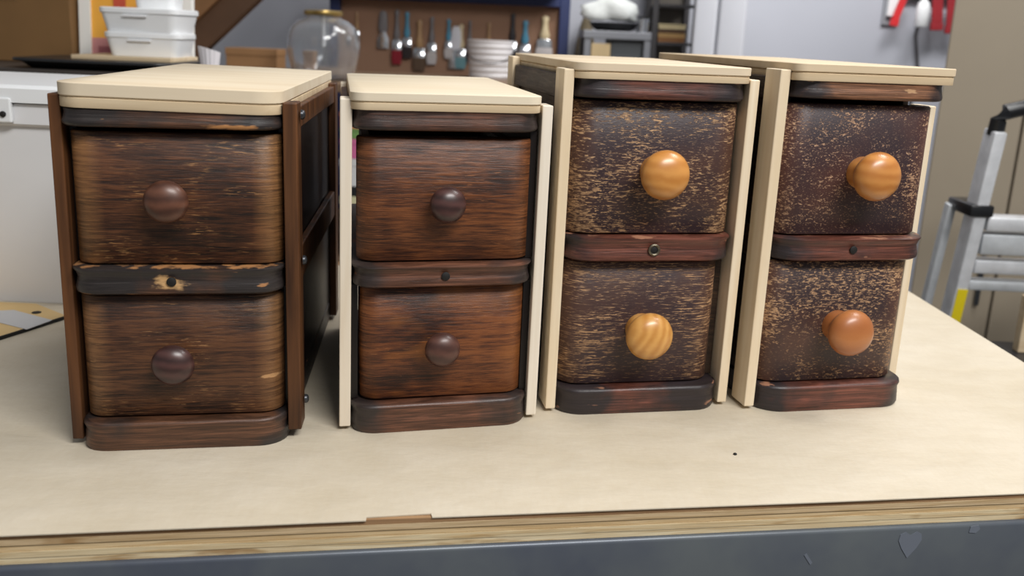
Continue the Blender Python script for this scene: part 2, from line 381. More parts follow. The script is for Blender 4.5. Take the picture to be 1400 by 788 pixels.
# ------------------------------------------------------------------ drawer units
def knob(parent, x, z, y, R, prot, mat, label, kind='dome'):
    bm = bmesh.new()
    if kind == 'dome':     # dark mushroom knob
        prof = [(R * 0.55, -0.001), (R * 0.58, 0.002), (R * 0.45, 0.006), (R * 0.46, prot * 0.35), (R * 0.80, prot * 0.46), (R * 0.97, prot * 0.56), (R, prot * 0.64), (R * 0.95, prot * 0.74), (R * 0.82, prot * 0.85), (R * 0.58, prot * 0.94), (R * 0.30, prot * 0.99), (R * 0.08, prot * 1.0)]
    else:                  # big honey coloured ball knob on a wide foot
        prof = [(R * 0.66, -0.001), (R * 0.68, 0.003), (R * 0.64, prot * 0.22), (R * 0.60, prot * 0.34), (R * 0.70, prot * 0.41), (R * 0.88, prot * 0.48), (R * 0.98, prot * 0.58), (R, prot * 0.66), (R * 0.97, prot * 0.74), (R * 0.86, prot * 0.85), (R * 0.66, prot * 0.93), (R * 0.40, prot * 0.98), (R * 0.12, prot * 1.0)]
    lathe(bm, prof, 32, '-y'); o = obj('knob', bm, mat, parent, 60, label); o.location = (x, y, z)
    return o

def unit(name, label, p):
    u = thing(name, label, 'drawer unit', (p['x'], p['y'], 0.0), p['yaw'], 'two-drawer wooden units on the work table')
    W, D, r = p['W'], p['D'], p['r']; Dm = D - 0.03
    zb, zm0, zm1, zt0, zt1, zl, T = p['z']
    # base, middle and top mouldings (rounded front corners)
    base = obj('base_moulding', slab(W + 0.002, Dm, r, [(0.0015, 0.0002), (0.0, 0.003), (0.0008, zb * 0.5), (0.0014, zb - 0.009), (-0.0002, zb - 0.0045), (0.0004, zb - 0.0018), (0.003, zb)]), p['m_base'], u, 45)
    h = zm1 - zm0
    mid = obj('middle_moulding', slab(W, Dm, r, [(0.004, zm0), (0.0012, zm0 + 0.0018), (0.0006, zm0 + 0.005), (0.0018, zm0 + h * 0.42), (0.0026, zm0 + h * 0.60), (0.0012, zm0 + h * 0.78), (-0.0008, zm1 - 0.0028), (-0.0006, zm1 - 0.0012), (0.002, zm1)]), p['m_mid'], u, 45)
    h = zt1 - zt0
    obj('top_moulding', slab(W + 0.002, Dm, r, [(0.003, zt0), (0.0006, zt0 + 0.0015), (0.0, zt0 + 0.004), (0.0012, zt0 + h * 0.5), (0.0022, zt0 + h * 0.8), (0.0018, zt1)]), p['m_top'], u, 45)
    # keyhole in the middle moulding
    hx = p['hole']; hz = (zm0 + zm1) / 2
    k = obj('keyhole', lathe(bmesh.new(), [(0.0042, 0.0), (0.0042, 0.0012), (0.0036, 0.0016)], 20, '-y', (0, 0, 0)), BLACK, mid, 40, 'dark round keyhole'); k.location = (hx, 0.001, hz)
    if p.get('ring'):
        rb = bmesh.new(); seg = 24; prof = [(0.0040, 0.0), (0.0064, 0.0), (0.0064, 0.0018), (0.0052, 0.0028), (0.0040, 0.0018)]
        R = [[rb.verts.new((a * math.cos(2 * PI * q / seg), -hh, a * math.sin(2 * PI * q / seg))) for q in range(seg)] for a, hh in prof]
        for i in range(len(R)):
            a, c = R[i], R[(i + 1) % len(R)]
            for q in range(seg): rb.faces.new((a[q], a[(q + 1) % seg], c[(q + 1) % seg], c[q]))
        bmesh.ops.recalc_face_normals(rb, faces=rb.faces[:])
        e = obj('escutcheon', rb, KEYRING, mid, 40, 'dull brass keyhole ring'); e.location = (hx, 0.0008, hz)
    # plywood top in two layers
    tw, td, tr = p.get('top', (W + 0.004, D, r))
    tops = [obj('lower_top_panel', slab(tw - 0.0015, td - 0.004, tr, [(0.0004, zt1 + 0.0001), (0, zt1 + 0.0008), (0, zl - 0.0016), (0.0014, zl - 0.0006)], 0.0), PLY_LOW, u, 45)]
    tops.append(obj('top_panel', slab(tw, td, tr, [(0.0012, zl - 0.0005), (0, zl + 0.0006), (0, T - 0.0006), (0.0007, T)], -0.0008, 0.008), p['m_ply'], u, 45))
    for o in tops:
        for v in o.data.vertices: v.co.z -= v.co.x * p.get('tilt', 0.0)
    # drawers
    for (z0, z1, m, kx, kz, km, kl, dx, el, er) in p['drawers']:
        fw = p['fw']; fb = bmesh.new(); s = p['set']
        rr = p.get('fr', 0.021)
        sh = (er - el) / 2
        loft(fb, [([(x + sh, y) for x, y in outline(fw + el + er, s + 0.022, rr, 7, i, s)], z) for i, z in [(0.0012, z0), (0, z0 + 0.0012), (0, z1 - 0.0015), (0.0015, z1)]])
        bw = fw / 2 - 0.006
        d = obj('drawer', fb, m, u, 45)
        d.location.x = dx
        box_ = bmesh.new(); d0, d1 = s + 0.0221, Dm - 0.03
        box(box_, -bw, -bw + 0.008, d0, d1, z0 + 0.002, z1 - 0.012); box(box_, bw - 0.008, bw, d0, d1, z0 + 0.002, z1 - 0.012)
        box(box_, -bw + 0.008, bw - 0.008, d1 - 0.008, d1, z0 + 0.002, z1 - 0.012); box(box_, -bw + 0.008, bw - 0.008, d0, d1 - 0.008, z0 + 0.002, z0 + 0.008)
        obj('drawer_box', box_, BOX_D, d)
        knob(d, kx, kz, s, *p['knob'][:2], km, kl, p['knob'][2])
    # corner posts, fixed to the outside of the mouldings
    for sx, yy, zz0, zz1, pw, pd, ang in p['posts']:
        x0 = sx * (W / 2 + 0.0012)
        q = bmesh.new(); box(q, min(0, sx * pw), max(0, sx * pw), 0, pd, 0, zz1 - zz0, 0.0012)
        o = obj('post', q, p['m_post'], u); o.location = (x0, yy, zz0); o.rotation_euler = (0, ang, 0)
    # sides
    for sx in p['sides']:
        xo = sx * (W / 2 - 0.006); xi = sx * (W / 2 + 0.0006)
        for z0, z1 in ((zb + 0.0005, zm0 - 0.0005), (zm1 + 0.0005, zt0 - 0.0005))[:p.get('npan', {}).get(sx, 2)]:
            obj('side_panel', B(min(xo, xi), max(xo, xi), p.get('pstart', {}).get(sx, 0.023), Dm - 0.004, z0, z1), p['m_side'], u)
        a, c = sx * (W / 2 + 0.0014), sx * (W / 2 + 0.0085)
        fp_ = p['posts'][0 if sx < 0 else 1]; rp_ = p['posts'][2 if sx < 0 else 3]
        ya, yb = fp_[1] + fp_[5] + 0.0005, rp_[1] - 0.0005
        for z0, z1 in ((zm0 - 0.004, zm1 + 0.004), (zt0 - 0.004, zt1 + 0.002)) :
            obj('side_rail', B(min(a, c), max(a, c), ya, yb, z0, z1, 0.0012), p['m_rail'], u)
    if p.get('back'):
        for z0, z1 in ((zb + 0.0005, zm0 - 0.0005), (zm1 + 0.0005, zt0 - 0.0005)):
            obj('back_panel', B(-W / 2 + 0.008, W / 2 - 0.008, Dm - 0.012, Dm - 0.006, z0, z1), p['m_side'], u)
    for bx, by, bz in p.get('bolts', []):
        o = obj('bolt', lathe(bmesh.new(), [(0.0045, 0), (0.0045, 0.0015), (0.0038, 0.0032), (0.0015, 0.0042)], 14, 'x'), METAL_D, u, 50); o.location = (bx, by, bz)
    # the frames have racked slightly out of square: shear depth against width
    k = p['shear']
    for o in u.children_recursive:
        if o.name.startswith('knob') or o.name.startswith('bolt'): pass
        else:
            for v in o.data.vertices: v.co.x += k * v.co.y
        o.location.x += k * o.location.y
    return u

KD = knobwood('dark_knob_wood', rgb(56, 32, 24), rgb(112, 72, 54), 0.3, 0.4, 30, 5, coat=0.15)
KD2 = knobwood('dark_plum_knob_wood', rgb(42, 26, 25), rgb(86, 56, 52), 1.3, 0.36, 30, 5, coat=0.2)
KD3 = knobwood('dark_red_knob_wood', rgb(54, 31, 26), rgb(98, 64, 54), 2.3, 0.4, 30, 5, coat=0.15)
KH1 = knobwood('honey_knob_wood', rgb(186, 120, 52), rgb(214, 152, 80), 0.4, 0.36, 26, 5)
KH2 = knobwood('striped_honey_knob_wood', rgb(186, 124, 54), rgb(220, 166, 92), 1.9, 0.36, 30, 5.0, (0, 1.25, 0))
KH3 = knobwood('amber_knob_wood', rgb(176, 108, 46), rgb(208, 144, 76), 3.4, 0.36, 24, 5)
KH4 = knobwood('rust_knob_wood', rgb(158, 92, 46), rgb(184, 118, 66), 5.2, 0.42, 12, 4)

ma = lambda n, sd, **k: worn_moulding(n, rgb(38, 33, 32), rgb(86, 56, 38), rgb(186, 132, 84), sd, **k)
TAN = rgb(206, 164, 112)
unit('drawer_unit', 'brown oak two-drawer unit with dark posts and dark knobs beside the white tub', dict(
    x=-0.3020, y=0.8340, yaw=0.1932, W=0.1855, D=0.462, r=0.0256, shear=0.100, tilt=0.016, z=(0.0283, 0.1501, 0.1753, 0.2993, 0.3140, 0.3239, 0.335),
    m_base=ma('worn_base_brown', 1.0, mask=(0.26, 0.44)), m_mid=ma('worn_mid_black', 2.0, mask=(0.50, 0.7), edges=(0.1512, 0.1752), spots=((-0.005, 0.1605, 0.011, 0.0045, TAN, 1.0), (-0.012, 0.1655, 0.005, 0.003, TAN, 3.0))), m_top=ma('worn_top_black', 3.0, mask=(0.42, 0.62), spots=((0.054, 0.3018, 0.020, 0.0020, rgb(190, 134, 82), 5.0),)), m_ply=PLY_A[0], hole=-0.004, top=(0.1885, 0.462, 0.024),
    fw=0.174, set=0.0125, knob=(0.0191, 0.030, 'dome'), m_post=POST_D, m_side=SIDE_D, m_rail=POST_D, back=True,
    drawers=[(0.1768, 0.2946, OAK1, -0.0095, 0.2366, KD, 'worn brown wooden knob', 0.004, 0.007, 0.001), (0.0300, 0.1475, OAK1B, -0.0085, 0.0860, KD2, 'dark plum wooden knob', 0.002, 0.006, 0.0)],
    posts=[(-1, 0.018, 0.006, 0.3255, 0.0100, 0.036, 0.004), (1, 0.014, 0.010, 0.3235, 0.0125, 0.028, 0.0), (-1, 0.415, 0.006, 0.32, 0.0105, 0.030, 0.0), (1, 0.415, 0.006, 0.32, 0.0090, 0.030, 0.0)],
    sides=(-1, 1), pstart={-1: 0.0365, 1: 0.0365}, bolts=[(0.1078, 0.030, 0.312), (0.1078, 0.030, 0.176), (0.1078, 0.030, 0.036)]))
mb = lambda n, sd, **k: worn_moulding(n, rgb(42, 34, 32), rgb(92, 58, 42), rgb(150, 100, 70), sd, **k)
unit('drawer_unit', 'red-brown oak two-drawer unit with whitish posts and small dark knobs', dict(
    x=-0.0652, y=0.9057, yaw=0.2682, W=0.1801, D=0.370, r=0.0257, shear=0.085, z=(0.0301, 0.1491, 0.1722, 0.3001, 0.3184, 0.3264, 0.3345),
    m_base=mb('base_brown_b', 4.0, mask=(0.3, 0.5)), m_mid=mb('mid_brown_b', 5.0, mask=(0.3, 0.5)), m_top=mb('top_dark_b', 6.0, mask=(0.40, 0.66)), m_ply=PLY_A[1], hole=0.0005, top=(0.183, 0.370, 0.016),
    fw=0.169, set=0.0125, knob=(0.0176, 0.030, 'dome'), m_post=PINE_W, m_side=SIDE_D, m_rail=POST_D,
    drawers=[(0.1740, 0.2925, OAK2, -0.0025, 0.2319, KD2, 'dark plum wooden knob', 0.001, 0.002, 0.002), (0.0318, 0.1475, OAK2B, -0.0043, 0.0879, KD3, 'dark red-brown wooden knob', 0.001, 0.0, 0.0)],
    posts=[(-1, 0.014, 0.004, 0.3275, 0.0112, 0.032, 0.006), (1, 0.014, 0.004, 0.3255, 0.0110, 0.032, 0.006), (-1, 0.325, 0.004, 0.325, 0.0080, 0.032, 0.0), (1, 0.325, 0.004, 0.325, 0.0110, 0.032, 0.0)],
    sides=(-1, 1), npan={-1: 1}))
mc = lambda n, sd, **k: worn_moulding(n, rgb(36, 29, 31), rgb(98, 56, 44), rgb(176, 126, 98), sd, **k)
unit('drawer_unit', 'dark flaked two-drawer unit with round honey knobs and brass keyhole ring', dict(
    x=0.1449, y=0.9745, yaw=0.2138, W=0.1836, D=0.345, r=0.0296, shear=0.030, z=(0.0290, 0.1681, 0.1940, 0.3335, 0.3520, 0.3597, 0.3677),
    m_base=mc('base_dark_c', 7.0, mask=(0.5, 0.75)), m_mid=mc('mid_red_c', 8.0, mask=(0.3, 0.48), edges=(0.1940,)), m_top=mc('top_plum_c', 9.0, mask=(0.42, 0.7), edges=(0.3520,)), m_ply=PLY_A[2], hole=0.0005, ring=True, top=(0.188, 0.345, 0.018),  # edges: bright highlight on the moulding lip painted in as tan
    fw=0.1735, set=0.0140, fr=0.027, knob=(0.0252, 0.045, 'ball'), m_post=PINE_Y, m_side=BOX_D, m_rail=BOX_D, back=True,
    drawers=[(0.1957, 0.3306, CR3, 0.0015, 0.2610, KH1, 'honey wooden ball knob', -0.002, 0.002, 0.007), (0.0306, 0.1655, CR3B, 0.0007, 0.0920, KH2, 'honey knob with slanting stripes', -0.004, 0.0, 0.002)],
    posts=[(-1, 0.012, 0.004, 0.3605, 0.0108, 0.038, 0.002), (1, 0.012, 0.004, 0.3560, 0.0108, 0.034, 0.002), (-1, 0.302, 0.004, 0.364, 0.0108, 0.034, 0.0), (1, 0.302, 0.004, 0.356, 0.0060, 0.034, 0.0)],
    sides=(-1, 1), pstart={-1: 0.038, 1: 0.038}))
unit('drawer_unit', 'dark speckled two-drawer unit with amber and rust knobs nearest the stepladder', dict(
    x=0.3658, y=1.0084, yaw=0.2284, W=0.1829, D=0.400, r=0.0328, shear=0.008, z=(0.0299, 0.1706, 0.1959, 0.3406, 0.3580, 0.3670, 0.3750),
    m_base=mc('base_red_d', 10.0, mask=(0.36, 0.56)), m_mid=mc('mid_red_d', 11.0, mask=(0.3, 0.5), edges=(0.1959,)), m_top=worn_moulding('top_streaked_d', rgb(40, 33, 34), rgb(120, 82, 58), rgb(196, 156, 116), 14.5, mask=(0.30, 0.46), edges=(0.3580,)), m_ply=PLY_A[3], hole=-0.003, top=(0.186, 0.400, 0.012),  # edges: lip highlight put into the colour as a tan line
    fw=0.172, set=0.0135, fr=0.029, knob=(0.0256, 0.046, 'ball'), m_post=PINE_Y, m_side=BOX_D, m_rail=BOX_D, back=True,
    drawers=[(0.1976, 0.3345, CR4, 0.0045, 0.2645, KH3, 'amber wooden ball knob', -0.003, 0.003, 0.005), (0.0316, 0.1680, CR4B, 0.0030, 0.0957, KH4, 'rust-coloured wooden ball knob', -0.007, 0.001, 0.005)],
    posts=[(-1, 0.012, 0.004, 0.3680, 0.0115, 0.034, 0.0), (1, 0.044, 0.004, 0.3340, 0.0100, 0.034, 0.0), (-1, 0.350, 0.004, 0.366, 0.0085, 0.034, 0.0), (1, 0.350, 0.004, 0.352, 0.0100, 0.034, 0.0)],
    sides=(-1, 1), pstart={-1: 0.038, 1: 0.081}))

# ------------------------------------------------------------------ things on the table, left
# white plastic tub
WHITE = plain('white_plastic', rgb(232, 234, 236), 0.35, var=0.03)
GREYW = plain('cloudy_white_plastic', rgb(222, 222, 224), 0.4, var=0.04, sc=3)
t = thing('storage_tub', 'white plastic storage tub with a clipped lid at the table edge', 'tub', (-0.755, 1.407, 0.0), 0.0)
def rrect(hx, hy, r, n=5):
    p = []
    for cx, cy, a0 in ((hx - r, hy - r, 0), (-hx + r, hy - r, PI / 2), (-hx + r, -hy + r, PI), (hx - r, -hy + r, 1.5 * PI)):
        for k in range(n + 1): a = a0 + PI / 2 * k / n; p.append((cx + r * math.cos(a), cy + r * math.sin(a)))
    return p
bm = bmesh.new(); loft(bm, [(rrect(0.166, 0.118, 0.02), 0.0002), (rrect(0.168, 0.120, 0.022), 0.004), (rrect(0.184, 0.132, 0.026), 0.2460)]); obj('body', bm, GREYW, t, 40)
bm = bmesh.new(); loft(bm, [(rrect(0.188, 0.136, 0.027), 0.2465), (rrect(0.192, 0.140, 0.028), 0.2500), (rrect(0.192, 0.140, 0.028), 0.2760), (rrect(0.186, 0.134, 0.026), 0.2765)]); obj('rim', bm, GREYW, t, 40)
bm = bmesh.new(); loft(bm, [(rrect(0.190, 0.138, 0.028), 0.2770), (rrect(0.198, 0.146, 0.030), 0.2780), (rrect(0.198, 0.146, 0.030), 0.2960), (rrect(0.194, 0.142, 0.029), 0.3005), (rrect(0.183, 0.131, 0.026), 0.3010)]); obj('lid', bm, WHITE, t, 40)
cl = obj('clip', B(0.05, 0.095, -0.1490, -0.1405, 0.252, 0.284, 0.002), WHITE, t); o = obj('clip_pin', lathe(bmesh.new(), [(0.004, 0), (0.004, 0.002), (0.002, 0.003)], 12, '-y'), BLACK, cl); o.location = (0.085, -0.149, 0.263)

# flat tan board with a grey strip
t = thing('flat_board', 'thin tan board with a grey strip lying in front of the white tub', 'board', (-0.62, 1.19, 0.0003), 0.0)
q = [Vector((-0.5906, 1.2211)), Vector((-0.655, 1.270)), Vector((-0.93, 1.270)), Vector((-0.690, 0.962))]
loc = lambda v: (v.x + 0.62, v.y - 1.19)
obj('panel', prism(bmesh.new(), [loc(v) for v in q], 0.0, 0.004), [plain('tan_hardboard', rgb(216, 184, 128), 0.6)], t)
a, c2 = q[0], q[3]
e = (c2 - a).normalized(); nn = Vector((-e.y, e.x))
if nn.y < 0: nn = -nn
st = [Vector(v[:2]) for v in ((-0.5971, 1.1966, 0.0050), (-0.6095, 1.1545, 0.0050), (-0.6620, 1.1802, 0.0050), (-0.6869, 1.2273, 0.0050), (-0.6669, 1.2340, 0.0050))]
st[1] = st[1] + nn * 0.001; st[0] = st[0] + nn * 0.001
obj('grey_strip', prism(bmesh.new(), [loc(v) for v in st], 0.0042, 0.0047), plain('grey_tape', rgb(196, 196, 198), 0.5), t)
obj('edge_band', prism(bmesh.new(), [loc(v) for v in (a - nn * 0.002, a, c2, c2 - nn * 0.002)], 0.0, 0.0045), BLACK, t)
o = obj('screw_hole', lathe(bmesh.new(), [(0.006, 0), (0.006, 0.0006), (0.004, 0.0008)], 14), BLACK, t); hp = (-0.6338, 1.2285, 0.0040); o.location = (hp[0] + 0.62, hp[1] - 1.19, 0.0041)

# dark crumb on the paper
tag(obj('wood_chip', lathe(bmesh.new(), [(0.0008, 0.0001), (0.002, 0.0006), (0.0017, 0.0014), (0.0005, 0.002)], 7, 'z', (0.2264, 0.8759, 0)), BLACK), 'tiny dark chip lying on the paper in front of the right units', 'chip')

# ------------------------------------------------------------------ behind the table, left
sc_ = thing('storage_cabinet', 'grey cabinet behind the table carrying boxes and white containers', 'cabinet', (-0.94, 2.15, -0.9))
CABM = plain('grey_cabinet_paint', rgb(112, 110, 108), 0.5)
obj('body', B(-0.45, 0.45, -0.22, 0.25, 0.04, 1.170), CABM, sc_)
obj('top', B(-0.47, 0.47, -0.24, 0.26, 1.1702, 1.187, 0.003), plain('dark_top', rgb(58, 52, 48), 0.5), sc_)
obj('plinth', B(-0.43, 0.43, -0.20, 0.23, 0.0, 0.0398), BLACK, sc_)
for x0 in (-0.44, 0.005):
    d = obj('door', B(x0, x0 + 0.435, -0.238, -0.2202, 0.06, 1.15, 0.003), CABM, sc_)
    obj('handle', B(x0 + (0.40 if x0 < 0 else 0.02), x0 + (0.412 if x0 < 0 else 0.032), -0.252, -0.2382, 0.62, 0.74, 0.002), METAL_D, d)
ZC = 0.2872
CARD = plain('brown_cardboard', rgb(120, 88, 50), 0.75, var=0.1)
t = thing('cardboard_box', 'large closed brown cardboard box behind the white tub', 'box', (-1.108, 2.30, ZC), 0.0)
obj('body', B(-0.18, 0.115, -0.12, 0.14, 0.0002, 0.26, 0.002), CARD, t)
obj('flap', B(-0.18, 0.115, -0.12, 0.0095, 0.2602, 0.2632, 0.0008), CARD, t); obj('flap', B(-0.18, 0.115, 0.0105, 0.14, 0.2602, 0.2632, 0.0008), CARD, t)
obj('tape', B(-0.04, -0.0, -0.1212, -0.1202, 0.13, 0.26), plain('tan_tape', rgb(128, 98, 62), 0.35), t)
# picture leaning behind the containers
t = thing('framed_picture', 'white-framed orange and red picture leaning behind the white containers', 'picture', (-0.860, 2.20, ZC), 0.0)
fr = plain('white_frame', rgb(238, 236, 230), 0.5, var=0.02)
b = NB('abstract_print')
n1 = b.noise(b.co((7, 7, 3.5), (2, 0, 1)), 1, 2, 0.5, 0.8)
M_ART = b.done(b.ramp(n1, [(0.30, rgb(240, 176, 70)), (0.52, rgb(238, 168, 64))]), 0.4)
tilt = Matrix.Rotation(-0.09, 4, 'X')
def leaf(bm, pts, z0, z1, mi=0):
    """outline in the picture plane (x, height), a sliver thick"""
    tb = bmesh.new(); prism(tb, pts, z0, z1); bmesh.ops.transform(tb, matrix=tilt @ Matrix.Rotation(PI / 2, 4, 'X'), verts=tb.verts[:]); merge(bm, tb, mi); return bm
fb = bmesh.new()
for x0, x1, y0, y1 in ((-0.125, -0.100, 0.0, 0.40), (0.100, 0.125, 0.0, 0.40), (-0.0998, 0.0998, 0.0, 0.022), (-0.0998, 0.0998, 0.378, 0.40)): leaf(fb, [(x0, y0), (x1, y0), (x1, y1), (x0, y1)], -0.014, 0.006)
obj('frame', fb, fr, t)
pn = obj('print', leaf(bmesh.new(), [(-0.0996, 0.0222), (0.0996, 0.0222), (0.0996, 0.3778), (-0.0996, 0.3778)], -0.004, 0.0), M_ART, t)
obj('pink_band', leaf(bmesh.new(), [(-0.099, 0.0225), (0.099, 0.0225), (0.099, 0.062), (-0.099, 0.058)], 0.0003, 0.0008), plain('dusty_pink', rgb(206, 140, 138), 0.5), pn)
obj('pink_stripe', leaf(bmesh.new(), [(-0.085, 0.0225), (0.085, 0.0225), (0.085, 0.040), (-0.085, 0.040)], 0.001, 0.0014), plain('dark_pink', rgb(166, 96, 100), 0.5), pn)
obj('red_shape', leaf(bmesh.new(), [(-0.005, 0.03), (0.012, 0.03), (-0.006, 0.075), (-0.022, 0.11), (-0.022, 0.15), (-0.005, 0.175), (-0.002, 0.25), (-0.04, 0.25), (-0.052, 0.17), (-0.048, 0.11), (-0.03, 0.07)], 0.0012, 0.0016), plain('brick_red', rgb(196, 82, 58), 0.5), pn)
obj('grey_shape', leaf(bmesh.new(), [(-0.06, 0.085), (-0.035, 0.055), (-0.028, 0.06), (-0.048, 0.094)], 0.0017, 0.002), plain('pale_blue_print', rgb(178, 186, 198), 0.5), pn)
obj('plum_shape', leaf(bmesh.new(), [(0.0, 0.16), (0.05, 0.15), (0.06, 0.3), (0.02, 0.32)], 0.0017, 0.002), plain('plum_print', rgb(120, 66, 66), 0.5), pn)

# board, black tray and containers
tag(obj('wooden_board', B(-0.900, -0.700, 1.965, 2.13, ZC + 0.0202, ZC + 0.0282, 0.001), PLY_LOW), 'pale wooden board under the white containers', 'board')
t = thing('black_tray', 'shallow black tray under the pale board', 'tray', (-0.845, 2.035, ZC + 0.0002))
trb = bmesh.new(); loft(trb, [(rrect(0.135, 0.095, 0.03), 0.0), (rrect(0.15, 0.108, 0.035), 0.012), (rrect(0.16, 0.118, 0.04), 0.0195)])
obj('dish', trb, plain('black_plastic', rgb(24, 25, 28), 0.35), t, 40)
rmb = bmesh.new(); tube(rmb, [(x * 1.0, y * 1.0, 0.0165) for x, y in rrect(0.161, 0.119, 0.04)] + [(0.161, 0.079, 0.0165)], 0.003, 6); obj('rim', rmb, plain('black_rim', rgb(34, 35, 38), 0.3), t, 60)
def container(x, y, z, hx, hy, h, label, rz=0.0, bright=1.0):
    t = thing('food_container', label, 'container', (x, y, z), rz, 'white containers stacked behind the units')
    bm = bmesh.new(); loft(bm, [(rrect(hx * 0.86, hy * 0.86, 0.014), 0.0002), (rrect(hx * 0.96, hy * 0.96, 0.016), h - 0.012)]); obj('body', bm, WHITE, t, 40)
    bm = bmesh.new(); loft(bm, [(rrect(hx * 0.97, hy * 0.97, 0.016), h - 0.0118), (rrect(hx, hy, 0.018), h - 0.010), (rrect(hx, hy, 0.018), h - 0.002), (rrect(hx * 0.97, hy * 0.97, 0.016), h)]); obj('rim', bm, WHITE, t, 40)
    obj('grip', B(-hx * 0.35, hx * 0.25, -hy * 1.04, -hy * 0.955, h * 0.62, h * 0.70, 0.001), GREYW, t)
zb0 = ZC + 0.0284
container(-0.772, 2.06, zb0, 0.077, 0.066, 0.0475, 'lower white container standing on the pale board', 0.05)
container(-0.772, 2.06, zb0 + 0.0477, 0.081, 0.070, 0.0475, 'middle white container resting on the lower one', -0.03)
container(-0.755, 2.07, zb0 + 0.0954, 0.044, 0.050, 0.06, 'small white container on top of the container stack', 0.1)
# folded paper cup
t = thing('paper_cup', 'small white pleated paper cup right of the white containers', 'cup', (-0.640, 2.02, ZC + 0.0003))
cb = bmesh.new(); seg = 28
prof = [(0.015, 0.0), (0.021, 0.048), (0.0198, 0.048), (0.014, 0.002)]
R = [[cb.verts.new(((r + (0.0012 if k % 2 else 0)) * math.cos(2 * PI * k / seg), (r + (0.0012 if k % 2 else 0)) * math.sin(2 * PI * k / seg), h + (0.006 * math.cos(2 * PI * k / seg + 2.6) if h > 0.01 else 0))) for k in range(seg)] for r, h in prof]
for a, c in zip(R, R[1:]):
    for k in range(seg): cb.faces.new((a[k], a[(k + 1) % seg], c[(k + 1) % seg], c[k]))
cb.faces.new(R[0][::-1]); cb.faces.new(R[-1]); bmesh.ops.recalc_face_normals(cb, faces=cb.faces[:])
obj('cup_body', cb, plain('white_paper', rgb(228, 224, 228), 0.7, var=0.03), t)

# ------------------------------------------------------------------ stair stringer
bw = plain('brown_beam', rgb(132, 94, 58), 0.6, var=0.2)
t = thing('stair_stringer', 'brown sloping stair beam rising behind the white containers', 'beam', (-2.25, 3.3, -0.9), 0.0)
sb = bmesh.new(); p0 = Vector((-2.45, 3.35, -0.86)); d = Vector((0.158, 0, 0.147)).normalized()
L0 = Vector((-2.25, 3.3, -0.9))
up_ = Vector((-d.z, 0, d.x))
a0 = Vector((-0.9966, 3.2000, 0.3188)); s0 = (a0.z + 0.9) / d.z
lo = a0 - d * s0 - L0; hi = a0 + d * 2.4 - L0
obj('beam', bar(bmesh.new(), lo + up_ * 0.040, hi + up_ * 0.040, 0.078, 0.06, 0.002, side=up_), plain('dark_brown_beam', rgb(86, 60, 40), 0.6, var=0.2), t)
obj('tread_cap', bar(bmesh.new(), lo + up_ * 0.127 + Vector((0, -0.01, 0)), hi + up_ * 0.127 + Vector((0, -0.01, 0)), 0.095, 0.09, 0.002, side=up_), bw, t)
# ------------------------------------------------------------------ rear bench and what stands on it
t = thing('rear_bench', 'long rear bench with a lower shelf under the brush rack', 'bench', (-0.52, 3.25, -0.9))
bt = plain('bench_board', rgb(120, 96, 74), 0.6, var=0.15); bl = plain('bench_steel', rgb(50, 54, 66), 0.45, 0.3)
obj('bench_top', B(-0.50, 0.66, -0.38, 0.55, 1.105, 1.130, 0.003), bt, t)
obj('lower_shelf', B(-0.48, 0.64, -0.34, 0.52, 0.575, 0.595, 0.002), bt, t)
for x in (-0.48, 0.59):
    for y in (-0.36, 0.48): obj('leg', B(x, x + 0.05, y, y + 0.05, 0.0, 1.1048, 0.003), bl, t)
ZB = 0.2302
# glass globe with brass collar
t = thing('glass_globe', 'clear glass globe with a brass collar left of the hanging brushes', 'globe', (-0.612, 3.05, ZB))
gm = bpy.data.materials.new('clear_glass'); gm.use_nodes = True; g = gm.node_tree.nodes['Principled BSDF']
g.inputs['Base Color'].default_value = (0.93, 0.95, 0.97, 1); g.inputs['Roughness'].default_value = 0.06; g.inputs['Transmission Weight'].default_value = 0.94; g.inputs['IOR'].default_value = 1.45
gb = bmesh.new()
po = [(0.060, 0.0002), (0.085, 0.004), (0.098, 0.03), (0.108, 0.075), (0.111, 0.105), (0.108, 0.135), (0.097, 0.160), (0.075, 0.178), (0.055, 0.184), (0.052, 0.192)]
pi_ = [(0.049, 0.192), (0.052, 0.181), (0.072, 0.175), (0.093, 0.158), (0.104, 0.134), (0.107, 0.105), (0.104, 0.076), (0.094, 0.033), (0.082, 0.009), (0.058, 0.005)]
lathe(gb, po + pi_, 32); obj('glass_body', gb, gm, t, 60)
BR = plain('brass', rgb(196, 168, 104), 0.28, 0.9)
cbm = bmesh.new(); lathe(cbm, [(0.048, 0.1925), (0.057, 0.1925), (0.060, 0.198), (0.058, 0.206), (0.050, 0.208), (0.02, 0.209)], 32); obj('collar', cbm, BR, t, 50)
obj('lamp_rod', lathe(bmesh.new(), [(0.006, 0.10), (0.006, 0.192)], 10), WHITE, t, 50)
# small wooden boxes
TANB = plain('tan_box_wood', rgb(150, 112, 74), 0.6)
def lidbox(name, x, y, z, w_, d_, h_, m, label, cat='box', rz=0.0, group=None):
    t = thing(name, label, cat, (x, y, z), rz, group)
    obj('body', B(-w_ / 2, w_ / 2, -d_ / 2, d_ / 2, 0.0002, h_ * 0.72, 0.0015), m, t); obj('lid', B(-w_ / 2 - 0.002, w_ / 2 + 0.002, -d_ / 2 - 0.002, d_ / 2 + 0.002, h_ * 0.72 + 0.0006, h_, 0.0015), m, t)
    return t
lidbox('wooden_box', -0.875, 3.25, ZB, 0.165, 0.12, 0.082, TANB, 'tan wooden box on the rear bench left of the glass globe')
lidbox('wooden_box', -0.735, 3.40, ZB, 0.040, 0.06, 0.075, TANB, 'narrow tan wooden box right behind the glass globe')
